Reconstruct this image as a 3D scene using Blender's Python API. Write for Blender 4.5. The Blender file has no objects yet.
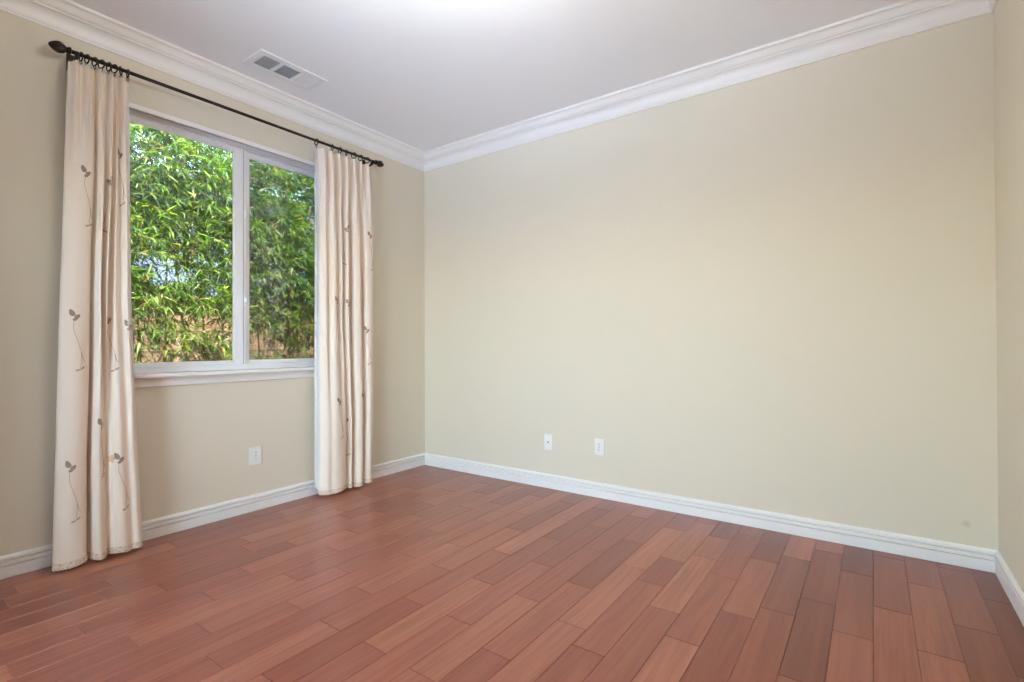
import bpy, bmesh, math, random
from mathutils import Vector, Matrix, noise
random.seed(7)
C = bpy.context.scene.collection
sc = bpy.context.scene
PI = math.pi

# ------------------------------------------------------------------ camera, sky, sun, exposure
S = 1.06                                   # camera height in metres
YAW, PITCH, ROLL = 0.619857927, 0.00682781, -0.00310827
CAM = Vector((3.2305, -3.1961, S))
F = Vector((-math.sin(YAW)*math.cos(PITCH), math.cos(YAW)*math.cos(PITCH), math.sin(PITCH)))
R0 = Vector((math.cos(YAW), math.sin(YAW), 0))
U0 = R0.cross(F)
RV = R0*math.cos(ROLL) + U0*math.sin(ROLL)
UV_ = -R0*math.sin(ROLL) + U0*math.cos(ROLL)
cd = bpy.data.cameras.new('camera')
cd.sensor_width = 36
cd.lens = 505.895/1024*36
cd.clip_start = 0.02
cam = bpy.data.objects.new('camera', cd)
C.objects.link(cam)
M = Matrix((RV, UV_, -F)).transposed().to_4x4()
M.translation = CAM
cam.matrix_world = M
sc.camera = cam

world = bpy.data.worlds.new('sky')
sc.world = world
world.use_nodes = True
wn = world.node_tree.nodes
wl = world.node_tree.links
wn.clear()
sky = wn.new('ShaderNodeTexSky')
sky.sky_type = 'NISHITA'
sky.sun_disc = False
sky.sun_elevation = math.radians(74)
sky.sun_rotation = math.radians(100)
sky.air_density = 1.2
sky.dust_density = 0.6
sky.ozone_density = 2.0
bg = wn.new('ShaderNodeBackground')
bg.inputs[1].default_value = 3.1
wo = wn.new('ShaderNodeOutputWorld')
wl.new(sky.outputs[0], bg.inputs[0])
wl.new(bg.outputs[0], wo.inputs[0])

sd = bpy.data.lights.new('sun', 'SUN')
sd.energy = 25.0
sd.angle = math.radians(0.6)
sd.color = (1.0, 0.98, 0.95)
sun = bpy.data.objects.new('sun', sd)
C.objects.link(sun)
sun.rotation_euler = Vector((-0.20, 0.0, -0.98)).to_track_quat('-Z', 'Y').to_euler()

LAMP_BULB = 470.0
LAMP_BOWL = 21.0
vs = sc.view_settings
vs.view_transform = 'Standard'
vs.look = 'None'
vs.gamma = 1
vs.use_curve_mapping = False
vs.exposure = 0.0
sc.cycles.max_bounces = 10
sc.cycles.diffuse_bounces = 6
sc.cycles.glossy_bounces = 4
sc.cycles.transparent_max_bounces = 16
sc.cycles.sample_clamp_indirect = 6.0
sc.cycles.caustics_reflective = False
sc.cycles.caustics_refractive = False


# ------------------------------------------------------------------ helpers
def lin(r, g, b):
    f = lambda c: c/12.92 if c <= 0.04045 else ((c+0.055)/1.055)**2.4
    return (f(r/255), f(g/255), f(b/255), 1)


class NT:
    def __init__(self, name):
        self.m = bpy.data.materials.new(name)
        self.m.use_nodes = True
        self.t = self.m.node_tree
        self.n = self.t.nodes
        self.b = self.n['Principled BSDF']
        self.out = self.n['Material Output']

    def new(self, kind, **kw):
        x = self.n.new(kind)
        for k, v in kw.items():
            setattr(x, k, v)
        return x

    def link(self, a, b):
        self.t.links.new(a, b)

    def set(self, sock, v):
        if isinstance(v, bpy.types.NodeSocket):
            self.link(v, sock)
        else:
            sock.default_value = v

    def math(self, op, a, b=0.0, clamp=False):
        x = self.new('ShaderNodeMath', operation=op, use_clamp=clamp)
        self.set(x.inputs[0], a)
        self.set(x.inputs[1], b)
        return x.outputs[0]

    def mix(self, f, a, b, blend='MIX'):
        x = self.new('ShaderNodeMixRGB', blend_type=blend)
        self.set(x.inputs[0], f)
        self.set(x.inputs[1], a)
        self.set(x.inputs[2], b)
        return x.outputs[0]

    def noise(self, vec, scale, detail=3, rough=0.5):
        x = self.new('ShaderNodeTexNoise')
        if vec is not None:
            self.link(vec, x.inputs['Vector'])
        x.inputs['Scale'].default_value = scale
        x.inputs['Detail'].default_value = detail
        x.inputs['Roughness'].default_value = rough
        return x.outputs[0]

    def ramp(self, fac, stops):
        x = self.new('ShaderNodeValToRGB')
        e = x.color_ramp.elements
        while len(e) < len(stops):
            e.new(0.5)
        for el, (p, c) in zip(e, stops):
            el.position = p
            el.color = c if len(c) == 4 else (*c, 1)
        self.set(x.inputs[0], fac)
        return x.outputs[0]

    def map(self, vec, scale=(1, 1, 1), loc=(0, 0, 0), rot=(0, 0, 0)):
        x = self.new('ShaderNodeMapping')
        self.link(vec, x.inputs[0])
        x.inputs['Location'].default_value = loc
        x.inputs['Rotation'].default_value = rot
        x.inputs['Scale'].default_value = scale
        return x.outputs[0]

    def obj(self):
        return self.new('ShaderNodeTexCoord').outputs['Object']

    def bump(self, h, strength=0.2, dist=0.01):
        x = self.new('ShaderNodeBump')
        x.inputs['Strength'].default_value = strength
        x.inputs['Distance'].default_value = dist
        self.link(h, x.inputs['Height'])
        self.link(x.outputs[0], self.b.inputs['Normal'])


def simple(name, col, rough=0.5, metal=0.0, bump=None, var=0.0, spec=0.5):
    t = NT(name)
    t.b.inputs['Roughness'].default_value = rough
    t.b.inputs['Metallic'].default_value = metal
    t.b.inputs['Specular IOR Level'].default_value = spec
    o = t.obj()
    if var:
        d = tuple(c*(1-var) for c in col[:3])+(1,)
        t.link(t.mix(t.noise(o, 8, 3), d, col), t.b.inputs['Base Color'])
    else:
        t.b.inputs['Base Color'].default_value = col
    if bump:
        t.bump(t.noise(o, bump[0], 3), bump[1], bump[2])
    return t.m


class MB:
    """collects faces and links them as ONE mesh object"""
    def __init__(self):
        self.v, self.f, self.mi, self.sm = [], [], [], []

    def add(self, vs, fs, mi=0, smooth=False):
        o = len(self.v)
        self.v += [tuple(p) for p in vs]
        for f in fs:
            self.f.append(tuple(o+i for i in f))
            self.mi.append(mi)
            self.sm.append(smooth)

    def box(self, x0, x1, y0, y1, z0, z1, mi=0, c=0.0):
        if c <= 0:
            vs = [(x, y, z) for x in (x0, x1) for y in (y0, y1) for z in (z0, z1)]
            self.add(vs, [(0, 1, 3, 2), (4, 6, 7, 5), (0, 4, 5, 1), (2, 3, 7, 6), (0, 2, 6, 4), (1, 5, 7, 3)], mi)
            return
        bm = bmesh.new()
        bmesh.ops.create_cube(bm, size=1)
        for v in bm.verts:
            v.co = Vector(((x0+x1)/2+v.co.x*(x1-x0), (y0+y1)/2+v.co.y*(y1-y0), (z0+z1)/2+v.co.z*(z1-z0)))
        bmesh.ops.bevel(bm, geom=bm.edges[:], offset=c, segments=2, profile=0.5, affect='EDGES')
        bm.verts.index_update()
        self.add([v.co for v in bm.verts], [[v.index for v in f.verts] for f in bm.faces], mi)
        bm.free()

    def tube(self, pts, rad, n=10, mi=0, cap=True, smooth=True, twist=None):
        pts = [Vector(p) for p in pts]
        if not isinstance(rad, (list, tuple)):
            rad = [rad]*len(pts)
        vs, fs = [], []
        up = None
        for i, p in enumerate(pts):
            d = (pts[min(i+1, len(pts)-1)]-pts[max(i-1, 0)]).normalized()
            if up is None:
                a = Vector((0, 0, 1)) if abs(d.z) < 0.9 else Vector((1, 0, 0))
                up = (a-d*a.dot(d)).normalized()
            else:
                up = (up-d*up.dot(d)).normalized()
            s = d.cross(up)
            for k in range(n):
                t = 2*PI*k/n
                r = rad[i]
                if twist:
                    r *= 1+twist[0]*math.cos(twist[1]*t+twist[2]*i/len(pts))
                vs.append(p+up*(r*math.cos(t))+s*(r*math.sin(t)))
        for i in range(len(pts)-1):
            for k in range(n):
                fs.append((i*n+k, i*n+(k+1) % n, (i+1)*n+(k+1) % n, (i+1)*n+k))
        if cap:
            fs.append(tuple(range(n-1, -1, -1)))
            fs.append(tuple((len(pts)-1)*n+k for k in range(n)))
        self.add(vs, fs, mi, smooth)

    def torus(self, c, R, r, axis=(0, 1, 0), n=28, m=8, mi=0):
        ax = Vector(axis).normalized()
        a = Vector((0, 0, 1))
        a = (a-ax*a.dot(ax)).normalized()
        b = ax.cross(a)
        vs, fs = [], []
        for i in range(n):
            t = 2*PI*i/n
            rd = a*math.cos(t)+b*math.sin(t)
            for j in range(m):
                q = 2*PI*j/m
                vs.append(Vector(c)+rd*(R+r*math.cos(q))+ax*(r*math.sin(q)))
        for i in range(n):
            for j in range(m):
                fs.append((i*m+j, ((i+1) % n)*m+j, ((i+1) % n)*m+(j+1) % m, i*m+(j+1) % m))
        self.add(vs, fs, mi, True)

    def lathe(self, prof, c=(0, 0, 0), n=32, mi=0, smooth=True):
        vs, fs = [], []
        for r, z in prof:
            for k in range(n):
                t = 2*PI*k/n
                vs.append((c[0]+r*math.cos(t), c[1]+r*math.sin(t), c[2]+z))
        for i in range(len(prof)-1):
            for k in range(n):
                fs.append((i*n+k, i*n+(k+1) % n, (i+1)*n+(k+1) % n, (i+1)*n+k))
        self.add(vs, fs, mi, smooth)

    def build(self, name, mats, parent=None, fixn=True):
        me = bpy.data.meshes.new(name)
        me.from_pydata(self.v, [], self.f)
        if not isinstance(mats, (list, tuple)):
            mats = [mats]
        for m in mats:
            me.materials.append(m)
        me.polygons.foreach_set('material_index', self.mi)
        me.polygons.foreach_set('use_smooth', self.sm)
        if fixn:
            bm = bmesh.new()
            bm.from_mesh(me)
            bmesh.ops.recalc_face_normals(bm, faces=bm.faces[:])
            bm.to_mesh(me)
            bm.free()
        me.update()
        o = bpy.data.objects.new(name, me)
        C.objects.link(o)
        if parent:
            o.parent = parent
            o.location = -parent.location
        return o


def tag(o, label=None, cat=None, group=None, kind=None):
    if label: o['label'] = label
    if cat: o['category'] = cat
    if group: o['group'] = group
    if kind: o['kind'] = kind
    return o


def thing(name, label, cat, loc=(0, 0, 0), group=None, kind=None):
    o = bpy.data.objects.new(name, None)
    o.empty_display_size = 0.05
    C.objects.link(o)
    o.location = loc
    return tag(o, label, cat, group, kind)


def smooth_step(t):
    t = max(0, min(1, t))
    return t*t*(3-2*t)


# ------------------------------------------------------------------ materials
def mat_wall():
    t = NT('beige_wall_paint')
    o = t.obj()
    base = t.mix(t.noise(o, 1.3, 2), lin(219, 211, 192), lin(222, 214, 196))
    # the faint round scuff low on the back wall
    g = t.new('ShaderNodeNewGeometry')
    d = t.new('ShaderNodeVectorMath', operation='DISTANCE')
    t.link(g.outputs['Position'], d.inputs[0])
    d.inputs[1].default_value = (3.585, 0.006, 0.203)
    s = t.math('MULTIPLY', t.math('SUBTRACT', 1.0, t.math('DIVIDE', d.outputs['Value'], 0.022), True), 0.35)
    base = t.mix(s, base, lin(150, 138, 120))
    t.link(base, t.b.inputs['Base Color'])
    t.b.inputs['Roughness'].default_value = 0.62
    t.b.inputs['Specular IOR Level'].default_value = 0.3
    t.bump(t.noise(o, 140, 3), 0.08, 0.002)
    return t.m


def mat_floor():
    t = NT('scraped_cherry_planks')
    o = t.obj()
    a = t.new('ShaderNodeAttribute', attribute_name='plank')
    sep = t.new('ShaderNodeSeparateColor')
    t.link(a.outputs['Color'], sep.inputs[0])
    tint, rnd = sep.outputs[0], sep.outputs[1]
    off = t.new('ShaderNodeCombineXYZ')
    t.set(off.inputs[0], t.math('MULTIPLY', rnd, 37.0))
    t.set(off.inputs[1], t.math('MULTIPLY', rnd, 91.0))
    t.set(off.inputs[2], t.math('MULTIPLY', rnd, 13.0))
    add = t.new('ShaderNodeVectorMath', operation='ADD')
    t.link(o, add.inputs[0])
    t.link(off.outputs[0], add.inputs[1])
    p = add.outputs[0]
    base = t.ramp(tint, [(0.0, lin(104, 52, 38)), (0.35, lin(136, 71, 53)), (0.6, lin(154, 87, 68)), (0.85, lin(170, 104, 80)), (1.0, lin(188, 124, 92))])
    wob = t.noise(t.map(p, (3, 1.2, 1)), 1.5, 3)
    wv = t.new('ShaderNodeVectorMath', operation='MULTIPLY_ADD')
    t.link(wob, wv.inputs[0])
    wv.inputs[1].default_value = (0.05, 0, 0)
    t.link(p, wv.inputs[2])
    gr = t.noise(t.map(wv.outputs[0], (60, 2.2, 1)), 1.0, 5, 0.62)
    base = t.mix(t.math('MULTIPLY', t.ramp(gr, [(0.35, (1, 1, 1)), (0.62, (0, 0, 0))]), 0.46), base, lin(110, 54, 40))
    gr2 = t.noise(t.map(wv.outputs[0], (16, 0.9, 1), (3, 5, 0)), 1.0, 3, 0.5)
    base = t.mix(t.math('MULTIPLY', t.ramp(gr2, [(0.48, (0, 0, 0)), (0.75, (1, 1, 1))]), 0.26), base, lin(180, 112, 86))
    t.link(base, t.b.inputs['Base Color'])
    # long hand-scraped hollows
    ribs = t.noise(t.map(wv.outputs[0], (74, 0.9, 1), (7, 1, 0)), 1.0, 1, 0.4)
    broad = t.noise(t.map(p, (14, 1.6, 1), (2, 9, 0)), 1.0, 2, 0.5)
    h = t.math('ADD', t.math('MULTIPLY', ribs, 0.6), t.math('ADD', t.math('MULTIPLY', broad, 0.45), t.math('MULTIPLY', gr, 0.05)))
    t.bump(h, 0.5, 0.0036)
    t.link(t.math('ADD', 0.27, t.math('MULTIPLY', gr, 0.06)), t.b.inputs['Roughness'])
    t.b.inputs['Specular IOR Level'].default_value = 0.35
    t.b.inputs['Coat Weight'].default_value = 0.3
    t.b.inputs['Coat IOR'].default_value = 1.5
    t.b.inputs['Coat Roughness'].default_value = 0.2
    return t.m


def mat_cloth(name, c0, c1, trans, lace=False):
    t = NT(name)
    o = t.obj()
    n1 = t.noise(t.map(o, (60, 60, 900)), 1, 2)
    n2 = t.noise(t.map(o, (900, 900, 60)), 1, 2)
    w = t.math('ADD', n1, n2)
    col = t.mix(t.noise(o, 5, 3), c0, c1)
    if lace:
        v = t.new('ShaderNodeTexVoronoi')
        t.link(o, v.inputs['Vector'])
        v.inputs['Scale'].default_value = 110
        col = t.mix(t.ramp(v.outputs['Distance'], [(0.25, (1, 1, 1)), (0.5, (0, 0, 0))]), col, lin(206, 174, 146))
    t.link(col, t.b.inputs['Base Color'])
    t.b.inputs['Roughness'].default_value = 0.9
    t.b.inputs['Specular IOR Level'].default_value = 0.1
    t.bump(w, 0.35, 0.0015)
    if trans:
        tr = t.new('ShaderNodeBsdfTranslucent')
        t.link(t.mix(1.0, col, (1, 0.83, 0.66, 1), 'MULTIPLY'), tr.inputs[0])
        mx = t.new('ShaderNodeMixShader')
        mx.inputs[0].default_value = trans
        t.link(t.b.outputs[0], mx.inputs[1])
        t.link(tr.outputs[0], mx.inputs[2])
        t.link(mx.outputs[0], t.out.inputs[0])
    return t.m


def mat_glass():
    t = NT('window_glass')
    tr = t.new('ShaderNodeBsdfTransparent')
    tr.inputs[0].default_value = (0.96, 0.98, 0.97, 1)
    gl = t.new('ShaderNodeBsdfGlossy')
    gl.inputs['Roughness'].default_value = 0.0
    fr = t.new('ShaderNodeFresnel')
    fr.inputs[0].default_value = 1.5
    mx = t.new('ShaderNodeMixShader')
    t.link(fr.outputs[0], mx.inputs[0])
    t.link(tr.outputs[0], mx.inputs[1])
    t.link(gl.outputs[0], mx.inputs[2])
    t.link(mx.outputs[0], t.out.inputs[0])
    return t.m


def mat_screen():
    t = NT('insect_screen_mesh')
    tr = t.new('ShaderNodeBsdfTransparent')
    df = t.new('ShaderNodeBsdfDiffuse')
    df.inputs[0].default_value = lin(120, 124, 122)
    mx = t.new('ShaderNodeMixShader')
    mx.inputs[0].default_value = 0.26
    t.link(tr.outputs[0], mx.inputs[1])
    t.link(df.outputs[0], mx.inputs[2])
    t.link(mx.outputs[0], t.out.inputs[0])
    return t.m


def mat_leaf(name):
    t = NT(name)
    a = t.new('ShaderNodeAttribute', attribute_name='leaf')
    t.link(a.outputs['Color'], t.b.inputs['Base Color'])
    t.b.inputs['Roughness'].default_value = 0.5
    t.b.inputs['Specular IOR Level'].default_value = 0.25
    tr = t.new('ShaderNodeBsdfTranslucent')
    t.link(t.mix(1.0, a.outputs['Color'], (1.0, 1.0, 0.55, 1), 'MULTIPLY'), tr.inputs[0])
    mx = t.new('ShaderNodeMixShader')
    mx.inputs[0].default_value = 0.55
    t.link(t.b.outputs[0], mx.inputs[1])
    t.link(tr.outputs[0], mx.inputs[2])
    t.link(mx.outputs[0], t.out.inputs[0])
    return t.m


def mat_block():
    t = NT('tan_block_wall')
    g = t.new('ShaderNodeNewGeometry')
    sp = t.new('ShaderNodeSeparateXYZ')
    t.link(g.outputs['Position'], sp.inputs[0])
    cb = t.new('ShaderNodeCombineXYZ')
    t.link(sp.outputs[1], cb.inputs[0])
    t.link(sp.outputs[2], cb.inputs[1])
    br = t.new('ShaderNodeTexBrick')
    t.link(cb.outputs[0], br.inputs['Vector'])
    br.inputs['Color1'].default_value = lin(196, 152, 116)
    br.inputs['Color2'].default_value = lin(184, 142, 110)
    br.inputs['Mortar'].default_value = lin(120, 94, 76)
    br.inputs['Scale'].default_value = 1
    br.inputs['Mortar Size'].default_value = 0.008
    br.inputs['Brick Width'].default_value = 0.4
    br.inputs['Row Height'].default_value = 0.2
    t.link(br.outputs[0], t.b.inputs['Base Color'])
    t.b.inputs['Roughness'].default_value = 0.9
    t.bump(t.noise(g.outputs['Position'], 60, 4), 0.4, 0.01)
    return t.m


def mat_emit(name, col, strength):
    t = NT(name)
    t.b.inputs['Base Color'].default_value = (0.9, 0.88, 0.82, 1)
    t.b.inputs['Emission Color'].default_value = col
    t.b.inputs['Emission Strength'].default_value = strength
    return t.m


WALL = mat_wall()
FLOOR = mat_floor()
CEIL = simple('white_ceiling_paint', lin(246, 247, 249), 0.7, bump=(160, 0.06, 0.002), spec=0.2)
TRIM = simple('white_trim_paint', lin(240, 238, 234), 0.38, bump=(30, 0.03, 0.002))
VINYL = simple('white_vinyl', lin(243, 244, 247), 0.32)
PLASTIC = simple('white_plastic', lin(238, 236, 232), 0.35)
SLOT = simple('dark_socket_slot', lin(70, 66, 62), 0.6)
SCREW = simple('plated_screw', lin(150, 148, 142), 0.35, 0.8)
IRON = simple('oil_rubbed_bronze', lin(52, 41, 36), 0.42, 0.6, var=0.35, bump=(90, 0.25, 0.003))
VENT = simple('white_enamelled_steel', lin(240, 240, 240), 0.4)
VDARK = simple('grey_duct_interior', lin(176, 179, 183), 0.8)
CLOTH = mat_cloth('cream_linen', lin(246, 231, 214), lin(249, 237, 222), 0.12)
LINING = mat_cloth('white_lining', lin(240, 240, 240), lin(236, 238, 240), 0.3)
LACE = mat_cloth('lace_trim', lin(238, 222, 202), lin(232, 212, 190), 0.12, True)
THREAD = simple('taupe_embroidery', lin(166, 142, 124), 0.8, var=0.25, spec=0.15)
STEM = simple('stem_embroidery', lin(200, 172, 146), 0.8, var=0.2, spec=0.15)
PETAL = simple('peach_embroidery', lin(232, 190, 150), 0.8, var=0.2, spec=0.15)
GLASS = mat_glass()
SCREEN = mat_screen()
LEAF = mat_leaf('bamboo_leaf')
CULM = simple('bamboo_culm', lin(150, 150, 84), 0.5, var=0.4)
BLOCK = mat_block()
SOIL = simple('garden_soil', lin(168, 146, 120), 0.95, bump=(30, 0.8, 0.03), var=0.4)
STUCCO = simple('pale_stucco', lin(150, 154, 160), 0.9, bump=(60, 0.3, 0.01))
BOUNCE_PAVE = simple('added_bounce_paving', lin(214, 224, 236), 0.9, bump=(50, 0.3, 0.006), var=0.15)  # pale cool tone chosen so the added patio bounces light indoors
ROOFM = simple('dark_roof', lin(46, 52, 56), 0.8, var=0.3)
BULB = mat_emit('lit_bulb', (0.93, 0.97, 1.0, 1), LAMP_BULB)
BOWL = mat_emit('lit_frosted_bowl', (1.0, 0.98, 0.96, 1), LAMP_BOWL)

# ------------------------------------------------------------------ room shell
XL, YB, XR, YF = -0.008, 0.008, 3.695, -3.62
ZC = 2.72
TH = 0.15
WY0, WY1, WZ0, WZ1 = -2.31, -0.79, 0.885, 2.366


def struct(name, mb, mats):
    o = mb.build(name, mats)
    o['kind'] = 'structure'
    return o


m = MB()
m.box(XL-TH, XL, YF-TH, WY0, -0.12, ZC+0.18)
m.box(XL-TH, XL, WY1, YB+TH, -0.12, ZC+0.18)
m.box(XL-TH, XL, WY0, WY1, -0.12, WZ0)
m.box(XL-TH, XL, WY0, WY1, WZ1, ZC+0.18)
struct('wall_left', m, WALL)
m = MB(); m.box(XL, XR, YB, YB+TH, -0.12, ZC); struct('wall_back', m, WALL)
m = MB(); m.box(XR, XR+TH, YF-TH, YB+TH, -0.12, ZC); struct('wall_right', m, WALL)
BX0, BX1, BZ0, BZ1 = 0.75, 2.30, 0.0, 2.08      # opening for the added glass door, cut to let daylight in
m = MB()
m.box(XL, BX0, YF-TH, YF, -0.12, ZC)
m.box(BX1, XR, YF-TH, YF, -0.12, ZC)
m.box(BX0, BX1, YF-TH, YF, -0.12, -0.001)
m.box(BX0, BX1, YF-TH, YF, BZ1, ZC)
struct('wall_front', m, WALL)
m = MB(); m.box(XL, XR+TH, YF-TH, YB+TH, ZC, ZC+0.18); struct('ceiling', m, CEIL)

# floor: one mesh of planks, 0.1237 m wide and 0.605 m long, laid along the window wall
PW, PL_, PX0 = 0.1237, 0.605, 0.008
JOINTS = {1: [2.655], 2: [2.1], 3: [2.40], 4: [2.458], 5: [2.282], 6: [2.59], 7: [2.197], 8: [2.504], 9: [2.321],
          10: [2.031], 11: [1.788], 12: [2.036], 13: [1.124], 14: [0.82], 15: [1.122], 16: [1.434], 17: [0.604],
          18: [0.90], 19: [0.71, 1.614], 20: [0.282, 1.198], 21: [0.765], 22: [0.463], 23: [0.348], 24: [0.165],
          25: [0.373], 26: [0.682], 27: [0.348], 28: [0.672], 29: [0.346]}
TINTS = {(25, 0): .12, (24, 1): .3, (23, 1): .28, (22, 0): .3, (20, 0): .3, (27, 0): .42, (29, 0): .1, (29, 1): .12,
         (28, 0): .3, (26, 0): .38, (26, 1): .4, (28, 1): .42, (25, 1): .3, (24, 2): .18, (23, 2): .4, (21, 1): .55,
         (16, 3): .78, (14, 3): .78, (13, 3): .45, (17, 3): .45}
rf = random.Random(3)
vs_, fs_, cols = [], [], []
for k in range(-1, 31):
    x0 = max(PX0+PW*k, XL)
    x1 = min(PX0+PW*(k+1), XR)
    if x1-x0 < 0.004:
        continue
    js = list(JOINTS.get(k, [rf.uniform(0, 0.6)]))
    while js[0]-PL_ > 0.02:
        js.insert(0, js[0]-PL_)
    i = 0
    while i < len(js)-1:                      # fill long runs
        if js[i+1]-js[i] > PL_*1.2:
            js.insert(i+1, js[i+1]-PL_)
        else:
            i += 1
    while js[-1] < -YF:
        js.append(js[-1]+PL_)
    ed = [-YB]+[j for j in js if j < -YF-0.03]+[-YF]
    for q in range(len(ed)-1):
        y1, y0 = -ed[q], -ed[q+1]
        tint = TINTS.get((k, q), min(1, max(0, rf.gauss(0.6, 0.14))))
        r = rf.random()
        z = rf.uniform(-0.0003, 0.0003)
        g, dz = 0.0016, 0.0018
        b = len(vs_)
        vs_ += [(x0+g, y0+g, z), (x1-g, y0+g, z), (x1-g, y1-g, z), (x0+g, y1-g, z),
                (x0, y0, -dz), (x1, y0, -dz), (x1, y1, -dz), (x0, y1, -dz)]
        fs_ += [(b, b+1, b+2, b+3), (b+4, b+5, b+1, b), (b+5, b+6, b+2, b+1), (b+6, b+7, b+3, b+2), (b+7, b+4, b, b+3)]
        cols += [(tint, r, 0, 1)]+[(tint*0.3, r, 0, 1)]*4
m = MB()
m.add(vs_, fs_)
m.box(XL, XR, YF, YB, -0.12, -0.004)
fo = m.build('floor', FLOOR, fixn=False)
fo['kind'] = 'structure'
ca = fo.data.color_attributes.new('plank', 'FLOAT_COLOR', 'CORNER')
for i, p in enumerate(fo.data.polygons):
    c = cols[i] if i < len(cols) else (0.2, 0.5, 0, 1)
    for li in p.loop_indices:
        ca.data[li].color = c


def sweep(name, prof):
    """a mitred moulding run along each of the four walls; prof = [(inset, z)]"""
    cor = lambda d: [(XL+d, YF+d), (XL+d, YB-d), (XR-d, YB-d), (XR-d, YF+d)]
    for w in range(4):
        if name == 'baseboard' and w == 3:
            mb = MB()
            for a, b in ((XL, BX0-0.01), (BX1+0.01, XR)):
                n = len(prof)
                vs = [p for d, z in prof for p in ((a, YF+d, z), (b, YF+d, z))]
                mb.add(vs, [(2*i, 2*i+1, 2*i+3, 2*i+2) for i in range(n-1)])
            struct('baseboard_front', mb, TRIM)
            continue
        mb = MB()
        vs, fs = [], []
        for d, z in prof:
            c = cor(d)
            a, b = c[w], c[(w+1) % 4]
            vs += [(*a, z), (*b, z)]
        n = len(prof)
        for i in range(n-1):
            fs.append((2*i, 2*i+1, 2*i+3, 2*i+2))
        mb.add(vs, fs)
        if name == 'baseboard':
            nm = 'baseboard_'+('left', 'back', 'right', 'front')[w]
        else:
            nm = 'trim_%d' % (w+1)
        struct(nm, mb, TRIM)


sweep('baseboard', [(0, 0.001), (0.0140, 0.001), (0.0140, 0.0540), (0.0020, 0.0542), (0.0020, 0.0600), (0.0165, 0.0602), (0.0160, 0.0770),
                    (0.0020, 0.0772), (0.0020, 0.0832), (0.0140, 0.0834), (0.0140, 0.0930), (0.0090, 0.0985), (0.0060, 0.1030), (0, 0.1030)])
prof = [(0, 2.597), (0.008, 2.597), (0.0095, 2.604), (0.014, 2.610), (0.016, 2.616)]
for i in range(9):                            # lower cove
    t = i/8
    prof.append((0.017+0.036*(1-math.cos(t*PI/2)), 2.618+0.050*math.sin(t*PI/2)))
prof += [(0.056, 2.6685), (0.058, 2.672), (0.058, 2.676)]
for i in range(1, 9):                         # upper ogee
    t = i/8
    prof.append((0.058+0.044*t, 2.676+0.030*(t-0.16*math.sin(2*PI*t))))
prof += [(0.106, 2.706), (0.109, 2.710), (0.109, ZC)]
sweep('crown', prof)

# ------------------------------------------------------------------ window
win = thing('window_1', 'white two-pane sliding window with a deep sill', None, (-0.1, (WY0+WY1)/2, WZ0), kind='structure')
FX0, FX1 = -0.150, -0.080
m = MB()                                      # white reveal boards
t_ = 0.004
m.box(FX1, XL, WY0, WY1, WZ1-t_, WZ1)
m.box(FX1, XL, WY0, WY0+t_, WZ0, WZ1)
m.box(FX1, XL, WY1-t_, WY1, WZ0, WZ1)
m.box(XL, -0.002, WY0, WY1, 2.337, 2.363, c=0.002)  # thin white strip added to imitate bright light on the head reveal
m.build('reveal', TRIM, win)
m = MB()
fw = 0.036
m.box(FX0, FX1, WY0, WY1, WZ1-fw, WZ1-t_, c=0.003)
m.box(FX0, FX1, WY0, WY1, WZ0+0.018, WZ0+0.018+fw, c=0.003)
m.box(FX0, FX1, WY0, WY0+fw, WZ0+0.018, WZ1-t_, c=0.003)
m.box(FX0, FX1, WY1-fw, WY1, WZ0+0.018, WZ1-t_, c=0.003)
m.build('window_frame', VINYL, win)
z0, z1 = WZ0+0.018+fw, WZ1-fw
gz0, gz1 = 0.958, 2.302


def sash(name, y0, y1, gy0, gy1, x0, x1):
    mb = MB()
    mb.box(x0, x1, y0, gy0, z0, z1, c=0.003)
    mb.box(x0, x1, gy1, y1, z0, z1, c=0.003)
    mb.box(x0, x1, gy0-0.002, gy1+0.002, z0, gz0, c=0.0025)
    mb.box(x0, x1, gy0-0.002, gy1+0.002, gz1, z1, c=0.0025)
    # glazing bead
    xm = (x0+x1)/2
    b = 0.006
    mb.box(xm, x1-0.006, gy0, gy0+b, gz0, gz1)
    mb.box(xm, x1-0.006, gy1-b, gy1, gz0, gz1)
    mb.box(xm, x1-0.006, gy0, gy1, gz0, gz0+b)
    mb.box(xm, x1-0.006, gy0, gy1, gz1-b, gz1)
    s = mb.build(name, VINYL, win)
    g = MB()
    g.box(xm-0.002, xm+0.001, gy0-0.001, gy1+0.001, gz0-0.001, gz1+0.001)
    p = g.build('glass_pane', GLASS, s)
    p.location = (0, 0, 0)
    return s


sl = sash('sliding_sash', WY0+fw, -1.541, -2.235, -1.598, -0.112, -0.086)
fx = sash('fixed_sash', -1.535, WY1-fw, -1.490, -0.865, -0.142, -0.116)
m = MB()
m.box(-0.118, -0.090, -1.5385, -1.522, z0, z1, c=0.002)
m.build('interlock_rail', VINYL, win)
m = MB()
m.box(-0.120, -0.0895, -1.5412, -1.5384, z0, z1)  # dark strip standing in for the shaded gap between sash and interlock
m.build('sash_gap_strip', SLOT, win)
for zl in (1.915, 1.350):
    m = MB()
    m.box(-0.091, -0.080, -1.5375, -1.5225, zl-0.040, zl+0.040, c=0.003)
    m.box(-0.082, -0.064, -1.5345, -1.5265, zl-0.012, zl+0.018, c=0.003)
    m.build('latch', VINYL, win)
m = MB()
m.box(-0.1475, -0.1468, -1.52, -0.84, z0, z1)
m.build('insect_screen', SCREEN, win)
m = MB()                                      # sill with nosing, and apron below it
m.box(FX1-0.03, 0.046, WY0-0.03, WY1+0.03, 0.885, 0.907, c=0.004)
o = m.build('trim_5', TRIM); o['kind'] = 'structure'
m = MB()
m.box(XL, 0.005, WY0-0.015, WY1+0.015, 0.834, 0.8852, c=0.003)
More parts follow.
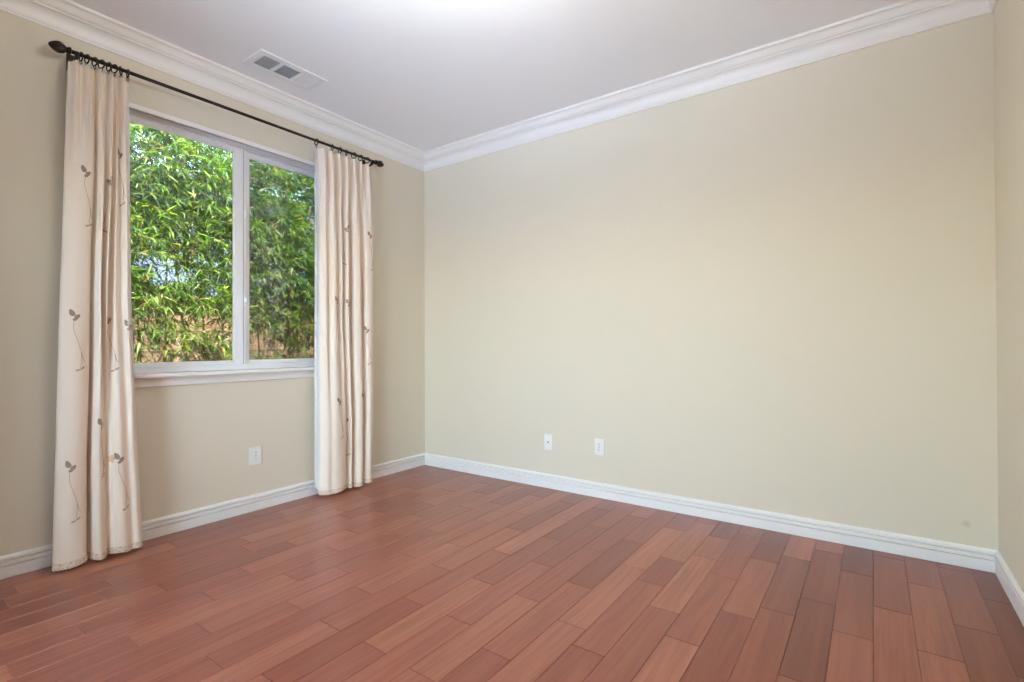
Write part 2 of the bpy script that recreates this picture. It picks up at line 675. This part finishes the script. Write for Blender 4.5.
o = m.build('trim_6', TRIM); o['kind'] = 'structure'

# unseen glass door added behind the camera to bring in more daylight
light_door = thing('added_light_door', 'added unseen sliding glass door behind the camera, letting in extra daylight', None, ((BX0+BX1)/2, YF-0.1, BZ0), kind='structure')
m = MB()
ya, yb = YF-0.14, YF-0.08
for a in (BX0, (BX0+BX1)/2-0.02, BX1-0.04):
    m.box(a, a+0.04, ya, yb, BZ0, BZ1, c=0.003)
m.box(BX0, BX1, ya, yb, BZ0, BZ0+0.04, c=0.003)
m.box(BX0, BX1, ya, yb, BZ1-0.04, BZ1, c=0.003)
m.build('added_door_frame', VINYL, light_door)
for a, b in ((BX0+0.04, (BX0+BX1)/2-0.02), ((BX0+BX1)/2+0.02, BX1-0.04)):
    m = MB()
    m.box(a, b, YF-0.112, YF-0.109, BZ0+0.04, BZ1-0.04)
    m.build('glass_pane', GLASS, light_door)

# ------------------------------------------------------------------ curtain rod
RX, RZ = 0.10, 2.476
rod = thing('curtain_rod', 'dark bronze curtain rod with twisted finials above the window', 'curtain rod', (RX, -1.55, RZ))
m = MB()
m.tube([(RX, -2.452, RZ), (RX, -0.628, RZ)], 0.0092, 14)
m.build('rod', IRON, rod)
for s, y in ((-1, -2.452), (1, -0.628)):
    m = MB()
    pts, rad = [], []
    for i in range(8):                        # turned collar
        t = i/7
        pts.append((RX, y+s*0.020*t, RZ)); rad.append(0.0105+0.006*math.sin(t*PI)+(0.004 if i in (1, 2) else 0))
    m.tube(pts, rad, 16)
    pts, rad = [], []
    for i in range(26):                       # twisted teardrop
        t = i/25
        pts.append((RX, y+s*(0.017+0.066*t), RZ))
        rad.append(0.005+0.0185*math.sin(PI*t**0.8)**0.75 if t < 1 else 0.004)
    m.tube(pts, rad, 30, twist=(0.13, 6, 5.5))
    m.build('finial', IRON, rod)
for y in (-2.432, -0.655):
    m = MB()
    m.box(XL, XL+0.008, y-0.014, y+0.014, RZ-0.055, RZ+0.030, c=0.003)
    m.tube([(XL, y, RZ-0.030), (0.03, y, RZ-0.031), (0.075, y, RZ-0.029), (RX, y, RZ-0.022), (RX+0.014, y, RZ-0.010), (RX+0.0145, y, RZ+0.003)],
           [0.008, 0.007, 0.007, 0.0075, 0.006, 0.006], 10)
    m.box(RX-0.016, RX+0.015, y-0.008, y+0.008, RZ-0.026, RZ-0.008, c=0.003)
    m.build('bracket', IRON, rod)

ORD = ['first', 'second', 'third', 'fourth', 'fifth', 'sixth', 'seventh', 'eighth']


def ring_proto():
    t = thing('curtain_ring', 'x', 'curtain ring', (RX, 0, RZ-0.0085))
    mb = MB()
    mb.torus((RX, 0, RZ-0.0085), 0.0205, 0.0034)
    mb.build('hoop', IRON, t)
    mb = MB()
    mb.torus((RX, 0, RZ-0.0365), 0.0052, 0.0017, (1, 0, 0), 16, 6)
    mb.tube([(RX, 0, RZ-0.041), (RX, 0, RZ-0.048)], 0.0018, 6)
    mb.build('eyelet', IRON, t)
    return t


rp = ring_proto()
first = True


def place_ring(y, rot, label, group):
    global first
    if first:
        t = rp
        first = False
    else:
        t = rp.copy()
        C.objects.link(t)
        for ch in rp.children:
            c = ch.copy()
            C.objects.link(c)
            c.parent = t
    t.location.y = y
    t.rotation_euler.z = rot
    t['label'] = label
    t['group'] = group


rr = random.Random(5)
LRY = [-2.415, -2.392, -2.362, -2.335, -2.305, -2.282, -2.255, -2.225]
for i, y in enumerate(LRY):
    place_ring(y, rr.uniform(-0.55, 0.45), '%s bronze curtain ring from the finial over the curtain farther from the room corner' % ORD[i],
               'rings over the curtain far from the corner')
RRY = [-0.705, -0.765, -0.825, -0.89, -0.945, -1.01, -1.135]
for i, y in enumerate(RRY):
    place_ring(y, rr.uniform(-0.5, 0.5), '%s bronze curtain ring from the finial over the curtain near the room corner' % ORD[i],
               'rings over the curtain near the corner')


# ------------------------------------------------------------------ curtains
def catmull(P, s):
    n = len(P)-1
    x = min(max(s, 0), 1)*n
    i = min(int(x), n-1)
    t = x-i
    p0, p1, p2, p3 = P[max(i-1, 0)], P[i], P[i+1], P[min(i+2, n)]
    out = []
    for a, b, c, d in zip(p0, p1, p2, p3):
        out.append(0.5*(2*b+(c-a)*t+(2*a-5*b+4*c-d)*t*t+(3*b-a-3*c+d)*t**3))
    return out


class Curtain:
    """levels = [(z, y0, y1, [(u, depth)...])] from the top down; depth is the distance from the wall"""
    def __init__(self, levels, npleat, seed):
        self.L, self.np, self.seed = levels, npleat, seed

    def pt(self, s, z):
        L = self.L
        z = max(min(z, L[0][0]), L[-1][0])
        for i in range(len(L)-1):
            if L[i][0] >= z >= L[i+1][0]:
                break
        a, b = L[i], L[i+1]
        t = (a[0]-z)/(a[0]-b[0])
        ua, xa = catmull(a[3], s)
        ub, xb = catmull(b[3], s)
        u = ua*(1-t)+ub*t
        x = xa*(1-t)+xb*t
        y0 = a[1]*(1-t)+b[1]*t
        y1 = a[2]*(1-t)+b[2]*t
        top = L[0][0]
        d = top-z
        A = 0.032*(1-smooth_step((d-0.05)/0.5))
        ph = (u*self.np) % 1.0
        pl = math.exp(-((ph-0.5)/0.15)**2)
        k = smooth_step(d/0.30)
        x = (0.098+0.55*(x-0.098)*k+0.45*(x-0.098)*smooth_step(d/0.8))+A*(pl*1.5-0.35)+0.004*math.cos(ph*2*PI*3)*(A/0.032)
        y = y0+(y1-y0)*u
        y += 0.004*noise.noise(Vector((s*6, z*1.7, self.seed)))*k
        x += 0.005*noise.noise(Vector((s*9, z*1.3, self.seed+9)))*k
        return Vector((x, y, z))

    def bottom(self, s, base):
        return base+0.015*noise.noise(Vector((s*5, 2, self.seed+3)))

    def find(self, y, z):
        best = min((abs(self.pt(i/400, z).y-y)-0.12*self.pt(i/400, z).x, i/400) for i in range(401))
        return best[1]

    def frame(self, s, z):
        p = self.pt(s, z)
        du = self.pt(min(s+0.004, 1), z)-self.pt(max(s-0.004, 0), z)
        dz = self.pt(s, z+0.01)-self.pt(s, z-0.01)
        n = du.normalized().cross(dz.normalized())
        if n.x < 0:
            n = -n
        return p, du.length/(min(s+0.004, 1)-max(s-0.004, 0)), n.normalized()

    def on(self, s0, z0, a, b, lift=0.0016):
        """point a metres along the cloth and b metres up from (s0, z0)"""
        s, st = s0, a/8
        for _ in range(8):
            _, l, _n = self.frame(s, z0+b)
            s += st/max(l, 0.25)
        s = max(0.002, min(0.998, s))
        p, _, n = self.frame(s, z0+b)
        return p+n*lift

    def leaf(self, mb, s, z, a, b, ang, ln, wd, mi):
        ca, sa = math.cos(ang), math.sin(ang)
        out = []
        N = 14
        for i in range(N):
            t = 2*PI*i/N
            lx = ln/2*math.cos(t)
            ly = wd/2*math.sin(t)*(1-0.35*math.cos(t))
            out.append(self.on(s, z, a+lx*ca-ly*sa, b+lx*sa+ly*ca, 0.0022))
        c = self.on(s, z, a, b, 0.0032)
        o = [c]+out
        mb.add(o, [(0, 1+i, 1+(i+1) % N) for i in range(N)], mi, True)

    def stem(self, mb, s, z, pts, w, mi):
        q = [self.on(s, z, *catmull(pts, i/26), 0.0014) for i in range(27)]
        mb.tube(q, w, 5, mi, cap=False)

    def sprig(self, mb, y, z, flip=1, flower=False, sc_=0.88):
        s = self.find(y, z)
        f = flip
        self.leaf(mb, s, z, -0.006*f, 0.020*sc_, PI/2+0.35*f, 0.040*sc_, 0.023*sc_, 1)
        self.leaf(mb, s, z, 0.014*f, 0.000, PI/2-0.75*f, 0.030*sc_, 0.020*sc_, 1)
        self.leaf(mb, s, z, 0.006*f, -0.016*sc_, PI/2-1.2*f, 0.022*sc_, 0.014*sc_, 1)
        if flower:
            for k in range(5):
                a = k*2*PI/5
                self.leaf(mb, s, z, -0.030*f+0.011*math.cos(a), 0.006+0.011*math.sin(a), a, 0.022, 0.014, 3)
        self.stem(mb, s, z, [(0.002*f, -0.02), (0.0, -0.06), (0.016*f, -0.12), (0.030*f, -0.18), (0.026*f, -0.25)], 0.0010, 2)
        self.stem(mb, s, z, [(0.030*f, -0.17), (0.036*f, -0.20), (0.044*f, -0.215)], 0.0011, 2)
        self.leaf(mb, s, z, 0.018*f, -0.256, 0.3*f, 0.022, 0.008, 2)
        self.leaf(mb, s, z, 0.036*f, -0.246, PI/2-0.8*f, 0.022, 0.008, 2)

    def build(self, label, base, side, sprigs):
        L = self.L
        ztop = L[0][0]
        t = thing('curtain', label, 'curtain', (0.1, (L[-1][1]+L[-1][2])/2, base), 'embroidered cream curtains on the rod')
        NU, NV = 190, 84
        mb = MB()
        vs, fs = [], []
        for j in range(NV+1):
            for i in range(NU+1):
                s = i/NU
                zb = self.bottom(s, base)+0.012
                v = (j/NV)**0.9
                vs.append(self.pt(s, ztop+(zb-ztop)*v) if j < NV else Vector((*self.pt(s, zb)[:2], zb)))
        for j in range(NV):
            for i in range(NU):
                a = j*(NU+1)+i
                fs.append((a, a+1, a+NU+2, a+NU+1))
        mb.add(vs, fs, 0, True)
        for a in sprigs:
            self.sprig(mb, *a)
        mb.build('panel', [CLOTH, THREAD, STEM, PETAL], t, fixn=False)
        # white lining behind, showing past the panel on the window side
        mb = MB()
        vs, fs = [], []
        NU2 = 120
        for j in range(NV+1):
            for i in range(NU2+3):
                s = min(i/NU2, 1) if side > 0 else max((i-2)/NU2, 0)
                zb = base+0.030
                z = ztop-0.004+(zb-ztop+0.004)*(j/NV)
                p, _, n = self.frame(s, z)
                p = p-Vector((0.010, 0, 0))
                e = (i-NU2) if side > 0 else (2-i)
                if e > 0:
                    p = p+Vector((-0.004*e, side*0.0075*e, 0))
                vs.append(p)
        W = NU2+3
        for j in range(NV):
            for i in range(W-1):
                a = j*W+i
                fs.append((a, a+1, a+W+1, a+W))
        mb.add(vs, fs, 0, True)
        tag(mb.build('lining', LINING, t, fixn=False), 'plain white lining')
        # scalloped lace along the hem
        mb = MB()
        vs, fs = [], []
        NH = 420
        for i in range(NH+1):
            s = i/NH
            zb = self.bottom(s, base)
            p, l, n = self.frame(s, L[-1][0]+0.02)
            p = p+n*0.002
            sc_ = 0.004*abs(math.sin(i*PI/6))
            for dz in (0.026, 0.016, 0.006, -0.002-sc_):
                q = p.copy()
                q.z = zb+dz
                if dz < 0.01:
                    q += n*0.002
                vs.append(q)
        for i in range(NH):
            for k in range(3):
                a = i*4+k
                fs.append((a, a+4, a+5, a+1))
        mb.add(vs, fs, 0, True)
        tag(mb.build('hem_trim', LACE, t, fixn=False), 'dotted lace hem trim')
        return t


lb = [(.05, .070), (.008, .112), (.15, .148), (.28, .142), (.355, .108), (.385, .066), (.415, .116), (.48, .146), (.55, .118), (.59, .104),
      (.66, .135), (.76, .148), (.86, .130), (.93, .138), (.985, .120), (1, .092)]
lm = [(.05, .070), (.008, .108), (.15, .134), (.30, .130), (.40, .108), (.44, .066), (.48, .116), (.53, .140), (.575, .080), (.62, .134),
      (.665, .078), (.76, .118), (.86, .100), (.93, .130), (.985, .116), (1, .092)]
lu = [(.05, .072), (.008, .104), (.16, .128), (.32, .124), (.42, .104), (.46, .070), (.50, .110), (.56, .132), (.61, .082), (.68, .130),
      (.745, .080), (.80, .112), (.86, .090), (.93, .126), (.985, .112), (1, .090)]
cl = Curtain([(2.432, -2.462, -2.226, lu), (1.88, -2.476, -2.222, lu), (1.28, -2.493, -2.214, lm), (0.50, -2.507, -2.186, lb), (0.0, -2.517, -2.160, lb)], 5, 1.0)
cl.build('narrow cream embroidered curtain flaring at its hem, farther from the room corner', 0.022, 1,
         [(-2.406, 1.90, 1), (-2.300, 1.885, -1), (-2.262, 2.035, 1), (-2.450, 1.20, 1), (-2.305, 1.19, 1), (-2.232, 1.16, 1),
          (-2.345, 0.67, 1), (-2.276, 0.49, 1, True), (-2.465, 0.485, 1)])
rb = [(.03, .074), (.006, .116), (.08, .152), (.15, .158), (.22, .170), (.30, .166), (.36, .156), (.41, .146), (.455, .126), (.48, .098), (.515, .146),
      (.548, .124), (.572, .056), (.60, .058), (.63, .126), (.71, .150), (.785, .124), (.81, .080), (.85, .130), (.92, .140), (.99, .116), (.965, .074)]
rm = [(.03, .074), (.006, .112), (.08, .138), (.135, .110), (.20, .143), (.27, .137), (.315, .104), (.36, .134), (.405, .112), (.43, .080), (.465, .138),
      (.51, .118), (.535, .062), (.57, .066), (.60, .126), (.68, .144), (.755, .118), (.78, .078), (.83, .130), (.92, .136), (.99, .112), (.965, .074)]
cr = Curtain([(2.432, -1.126, -0.680, rm), (1.88, -1.120, -0.660, rm), (1.28, -1.120, -0.656, rm), (0.50, -1.122, -0.660, rb), (0.0, -1.124, -0.668, rb)], 7, 4.0)
cr.build('wider cream embroidered curtain hanging straight, nearest the room corner', 0.030, -1,
         [(-0.711, 1.885, 1), (-1.005, 1.37, 1), (-0.905, 1.36, 1), (-0.776, 1.38, 1), (-1.0, 0.656, 1), (-0.777, 0.67, 1), (-0.90, 0.516, 1),
          (-0.905, 1.90, -1), (-0.735, 1.17, 1)])


# ------------------------------------------------------------------ wall plates
def plate_geo(y0, y1, z0, z1, t):
    """cover plate on the local yz plane, facing +x, bevelled edges and pillowed face"""
    mb = MB()
    mb.box(0, t, y0, y1, z0, z1, c=0.0022)
    return mb


def duplex(name, label, loc, rz, w=0.072):
    t = thing(name, label, 'outlet', loc)
    mb = plate_geo(-w/2, w/2, -0.0575, 0.0575, 0.0062)
    p = mb.build('cover_plate', PLASTIC); p.parent = t
    for s in (1, -1):
        mb = MB()
        zc = s*0.0195
        n = 20
        prof = [(0.0062, 1.0), (0.0088, 1.0), (0.0094, 0.92)]
        vs, fs = [], []
        for x, k in prof:
            for i in range(n):
                a = 2*PI*i/n
                vs.append((x, max(-0.0150, min(0.0150, 0.0175*math.cos(a)))*k, zc+max(-0.0135, min(0.0135, 0.0175*math.sin(a)))*k))
        for j in range(2):
            for i in range(n):
                fs.append((j*n+i, j*n+(i+1) % n, (j+1)*n+(i+1) % n, (j+1)*n+i))
        fs.append(tuple(2*n+i for i in range(n)))
        mb.add(vs, fs)
        mb.box(0.0090, 0.0097, -0.0075, -0.0050, zc-0.001, zc+0.007, 1)
        mb.box(0.0090, 0.0097, 0.0050, 0.0072, zc-0.001, zc+0.006, 1)
        mb.tube([(0.0090, 0, zc-0.007), (0.0097, 0, zc-0.007)], 0.0025, 10, 1)
        r = mb.build('socket', [PLASTIC, SLOT]); r.parent = t
    mb = MB()
    mb.tube([(0.0060, 0, 0), (0.0072, 0, 0)], 0.0033, 12)
    r = mb.build('screw', SCREW); r.parent = t
    t.rotation_euler.z = rz
    return t


duplex('wall_outlet', 'white electrical outlet low on the window wall beneath the window', (XL, -1.504, 0.352), 0, 0.078)
duplex('wall_outlet', 'white electrical outlet low on the plain back wall', (1.686, YB, 0.350), -PI/2, 0.074)
t = thing('cable_plate', 'white cable jack plate with one centre hole on the back wall', 'wall plate', (1.274, YB, 0.338))
p = plate_geo(-0.0355, 0.0355, -0.0575, 0.0575, 0.0062).build('cover_plate', PLASTIC); p.parent = t
mb = MB()
mb.tube([(0.006, 0, 0), (0.008, 0, 0)], 0.0068, 6, smooth=False)
mb.tube([(0.008, 0, 0), (0.015, 0, 0)], 0.0046, 14)
mb.tube([(0.015, 0, 0), (0.0153, 0, 0)], 0.0028, 10, 1)
p = mb.build('coaxial_jack', [SCREW, SLOT]); p.parent = t
for s in (1, -1):
    mb = MB()
    mb.tube([(0.006, 0, s*0.042), (0.0071, 0, s*0.042)], 0.003, 12)
    p = mb.build('screw', PLASTIC); p.parent = t
t.rotation_euler.z = -PI/2

# ------------------------------------------------------------------ ceiling register
vent = thing('air_vent', 'white rectangular ceiling air register with three louvre banks above the window', 'air vent', (0.345, -1.503, ZC))
m = MB()
vx0, vx1, vy0, vy1, vz = 0.236, 0.456, -1.714, -1.293, ZC-0.007
banks = [(-1.672, -1.573), (-1.551, -1.446), (-1.430, -1.328)]
bx0, bx1 = 0.280, 0.412
m.box(bx1, vx1, vy0, vy1, vz, ZC-0.0005, c=0.002)
m.box(vx0, bx0, vy0, vy1, vz, ZC-0.0005, c=0.002)
es = [vy0]+[e for b in banks for e in b]+[vy1]
for i in range(0, 8, 2):
    m.box(bx0-0.001, bx1+0.001, es[i], es[i+1], vz, ZC-0.0005, c=0.0015)
m.build('vent_frame', VENT, vent)
for bi, (y0, y1) in enumerate(banks):
    m = MB()
    m.box(bx0, bx1, y0, y1, ZC-0.0012, ZC-0.0006, 1)
    if bi == 0:
        n = 9
        for k in range(n):
            x = bx0+(bx1-bx0)*(k+0.5)/n
            h = 0.0042
            m.add([(x-h, y0, ZC-0.0015), (x+h, y0, ZC-0.0065), (x+h, y1, ZC-0.0065), (x-h, y1, ZC-0.0015),
                   (x-h, y0, ZC-0.0008), (x+h, y0, ZC-0.0058), (x+h, y1, ZC-0.0058), (x-h, y1, ZC-0.0008)],
                  [(0, 1, 2, 3), (4, 7, 6, 5), (0, 4, 5, 1), (1, 5, 6, 2), (2, 6, 7, 3), (3, 7, 4, 0)])
    else:
        n = 12
        sg = -1 if bi == 1 else 1
        for k in range(n):
            y = y0+(y1-y0)*(k+0.5)/n
            h = 0.0026 if bi == 1 else 0.0046
            m.add([(bx0, y-h, ZC-0.004+sg*0.0024), (bx1, y-h, ZC-0.004+sg*0.0024), (bx1, y+h, ZC-0.004-sg*0.0024), (bx0, y+h, ZC-0.004-sg*0.0024),
                   (bx0, y-h, ZC-0.0033+sg*0.0024), (bx1, y-h, ZC-0.0033+sg*0.0024), (bx1, y+h, ZC-0.0033-sg*0.0024), (bx0, y+h, ZC-0.0033-sg*0.0024)],
                  [(0, 1, 2, 3), (4, 7, 6, 5), (0, 4, 5, 1), (1, 5, 6, 2), (2, 6, 7, 3), (3, 7, 4, 0)])
    m.build('louvre_bank', [VENT, VDARK], vent)
m = MB()
m.box(0.305, 0.370, -1.690, -1.686, vz-0.002, vz)
m.tube([(0.325, -1.688, vz), (0.322, -1.694, vz-0.012)], 0.0025, 8)
m.build('damper_lever', VENT, vent)

# ------------------------------------------------------------------ ceiling lamp, above the frame
LX, LY = 2.15, -2.10
lamp = thing('ceiling_light', 'frosted bowl ceiling light with a bronze canopy in the room centre', 'ceiling light', (LX, LY, ZC))
m = MB()
m.lathe([(0.0, 0.0), (0.065, 0.0), (0.065, -0.012), (0.045, -0.022), (0.0, -0.022)], (LX, LY, ZC), 28)
m.build('canopy', IRON, lamp)
m = MB()
m.tube([(LX, LY, ZC-0.02), (LX, LY, ZC-0.478)], 0.006, 10)
m.build('stem', IRON, lamp)
m = MB()
DROP = 0.30
pr_ = [(0.0, -0.190)]
for i in range(1, 13):
    a = i/12*PI/2
    pr_.append((0.175*math.sin(a), -0.100-0.090*math.cos(a)))
pr_ += [(0.171, -0.0985)]
for i in range(11, 0, -1):
    a = i/12*PI/2
    pr_.append((0.170*math.sin(a), -0.100-0.085*math.cos(a)))
pr_.append((0.0, -0.185))
m.lathe(pr_, (LX, LY, ZC-DROP), 36)
m.build('lamp_shade', BOWL, lamp)
for k in range(3):
    a = 2*PI*k/3
    m = MB()
    c = (LX+0.075*math.cos(a), LY+0.075*math.sin(a), ZC-DROP-0.112)
    m.lathe([(0.001, -0.03), (0.018, -0.024), (0.028, -0.008), (0.029, 0.006), (0.022, 0.024), (0.012, 0.036), (0.001, 0.04)], c, 16)
    m.build('bulb', BULB, lamp)

# ------------------------------------------------------------------ outside: ground, block wall, house, hedge
m = MB()
m.box(-9, XL-TH, -9, 7, -0.5, -0.30)
struct('ground', m, SOIL)
m = MB()
m.box(XL-TH, 12, -14, YF-TH, -0.5, -0.20)
struct('added_bounce_patio', m, BOUNCE_PAVE)  # unseen paving added to bounce sunlight through the glass door
m = MB()
m.box(-2.57, -2.40, -8, 6, -0.30, 1.50)
m.box(-2.60, -2.37, -8, 6, 1.50, 1.56, c=0.01)
struct('garden_wall', m, BLOCK)

house = thing('neighbouring_house', 'pale stucco house glimpsed through gaps in the bamboo beyond the garden wall', 'house', (-6, -1, -0.3))
m = MB(); m.box(-8.5, -5.0, -7.5, 5, -0.30, 3.0); m.build('house_wall', STUCCO, house)
m = MB()
m.add([(-9, -8, 3.0), (-4.5, -8, 2.95), (-4.5, 5.5, 2.95), (-9, 5.5, 3.0), (-7, -8, 4.2), (-7, 5.5, 4.2), (-4.5, -8, 3.1), (-4.5, 5.5, 3.1)],
      [(0, 1, 2, 3), (0, 4, 6, 1), (2, 7, 5, 3), (1, 6, 7, 2), (6, 4, 5, 7), (0, 3, 5, 4)])
m.build('roof', ROOFM, house)
m = MB()
m.box(-5.03, -4.97, -1.15, -0.35, 1.55, 2.05)
m.box(-4.99, -4.93, -1.15, -0.35, 2.03, 2.10)
m.build('house_window', ROOFM, house)

hr = random.Random(11)
hedge = thing('bamboo_hedge', 'dense sunlit green bamboo hedge growing close outside the window', 'hedge', (-1.2, -1.2, -0.3))
HV, HF, HC = [], [], []
GAPS = [(-1.66, 1.64, 0.13, 0.11), (-0.40, 2.18, 0.10, 0.20), (-1.74, 0.98, 0.10, 0.10), (-0.95, 1.12, 0.14, 0.10), (-1.35, 1.25, 0.16, 0.08),
        (-0.62, 1.02, 0.10, 0.06)]
CAMP = CAM


def hedge_uv(p):
    t = (-1.1-CAMP.x)/(p.x-CAMP.x)
    q = CAMP+(p-CAMP)*t
    return q.y, q.z


def add_leaf(p, d, n, ln, wd, col):
    s = d.cross(n).normalized()
    n = s.cross(d)
    b = len(HV)
    q1 = p+d*(ln*0.30)
    q2 = p+d*(ln*0.62)-n*(ln*0.05)
    w = s*(wd/2)
    HV.extend((p, q1-w, q1+w, q2-w*0.8, q2+w*0.8, p+d*ln-n*(ln*0.17)))
    HF.extend(((b, b+2, b+1), (b+1, b+2, b+4, b+3), (b+3, b+4, b+5)))
    HC.append(col)


GREENS = [lin(116, 154, 42), lin(94, 136, 36), lin(136, 172, 54), lin(80, 118, 32), lin(152, 180, 58), lin(102, 146, 44)]
PALE = [lin(186, 200, 110), lin(200, 206, 150), lin(172, 188, 84)]
DRY = [lin(186, 150, 84), lin(170, 126, 74), lin(200, 172, 110)]


def twig(p, face):
    low = smooth_step((1.55-p.z)/0.9)
    az = hr.uniform(-1.5, 1.5)+face
    d0 = Vector((math.cos(az), math.sin(az), hr.uniform(-0.5, 0.25))).normalized()
    q = hr.random()
    for k in range(hr.randint(5, 8)):
        dd = (d0+Vector((hr.gauss(0, .55), hr.gauss(0, .55), hr.gauss(-.22, .42)))).normalized()
        n = Vector((hr.gauss(0, .35), hr.gauss(0, .35), 1)).normalized()
        if abs(n.dot(dd)) > 0.95:
            n = Vector((1, 0, 0.2))
        r = hr.random()
        if r < 0.06+0.38*low:
            col = hr.choice(DRY)
        elif r < 0.18+0.50*low or q > 0.94:
            col = hr.choice(PALE)
        else:
            col = hr.choice(GREENS)
        j = hr.uniform(0.8, 1.15)
        j *= 0.68
        col = (col[0]*j, col[1]*j, col[2]*j, 1)
        add_leaf(p+d0*(0.02*k), dd, n, hr.uniform(0.065, 0.135), hr.uniform(0.007, 0.0125), col)


NT_ = 34000
for i in range(NT_):
    y = hr.uniform(-3.2, 1.4)
    z = -0.1+3.05*hr.random()**0.78
    depth = hr.random()
    x = -0.66-0.26*(z-0.8)-0.50*depth+0.10*noise.noise(Vector((y*1.4, z*1.4, 3)))
    if z > 2.84+0.42*(-1.15-x)+0.06*noise.noise(Vector((y*2.2, 0, 7))):
        continue
    if i % 4 == 0 and z > 1.9:
        x -= 0.35
        z += 0.25*hr.random()
    p = Vector((x, y, z))
    hy, hz = hedge_uv(p)
    if any(((hy-a)/c)**2+((hz-b)/d)**2 < 1.1 for a, b, c, d in GAPS) and hr.random() < 0.88:
        continue
    if z < 1.45 and hr.random() < 0.62*smooth_step((1.55-z)/0.4)*0.62:
        continue
    twig(p, 0.0)
me = bpy.data.meshes.new('foliage')
me.from_pydata([tuple(v) for v in HV], [], HF)
me.materials.append(LEAF)
ca = me.color_attributes.new('leaf', 'FLOAT_COLOR', 'CORNER')
flat = []
for c in HC:
    flat += list(c)*10
ca.data.foreach_set('color', flat)
fol = bpy.data.objects.new('foliage', me)
C.objects.link(fol)
fol.parent = hedge
fol.location = -hedge.location
fol['kind'] = 'stuff'
for i in range(30):
    y = -3.3+4.8*(i+hr.uniform(-.35, .35))/29
    x = hr.uniform(-1.25, -0.95)
    H = hr.uniform(2.4, 2.72)
    lx, ly = hr.uniform(-.3, -.1), hr.uniform(-.12, .12)
    pts, rad = [], []
    for k in range(11):
        t = k/10
        pts.append((x+lx*t*t, y+ly*t*t, -0.3+(H+0.3)*t))
        rad.append(0.011*(1-0.75*t))
    m = MB()
    m.tube(pts, rad, 7)
    for k in range(1, 11):
        p = pts[k]
        m.torus(p, rad[k]*1.02, 0.0018, (0, 0, 1), 8, 4)
    m.build('culm', CULM, hedge)
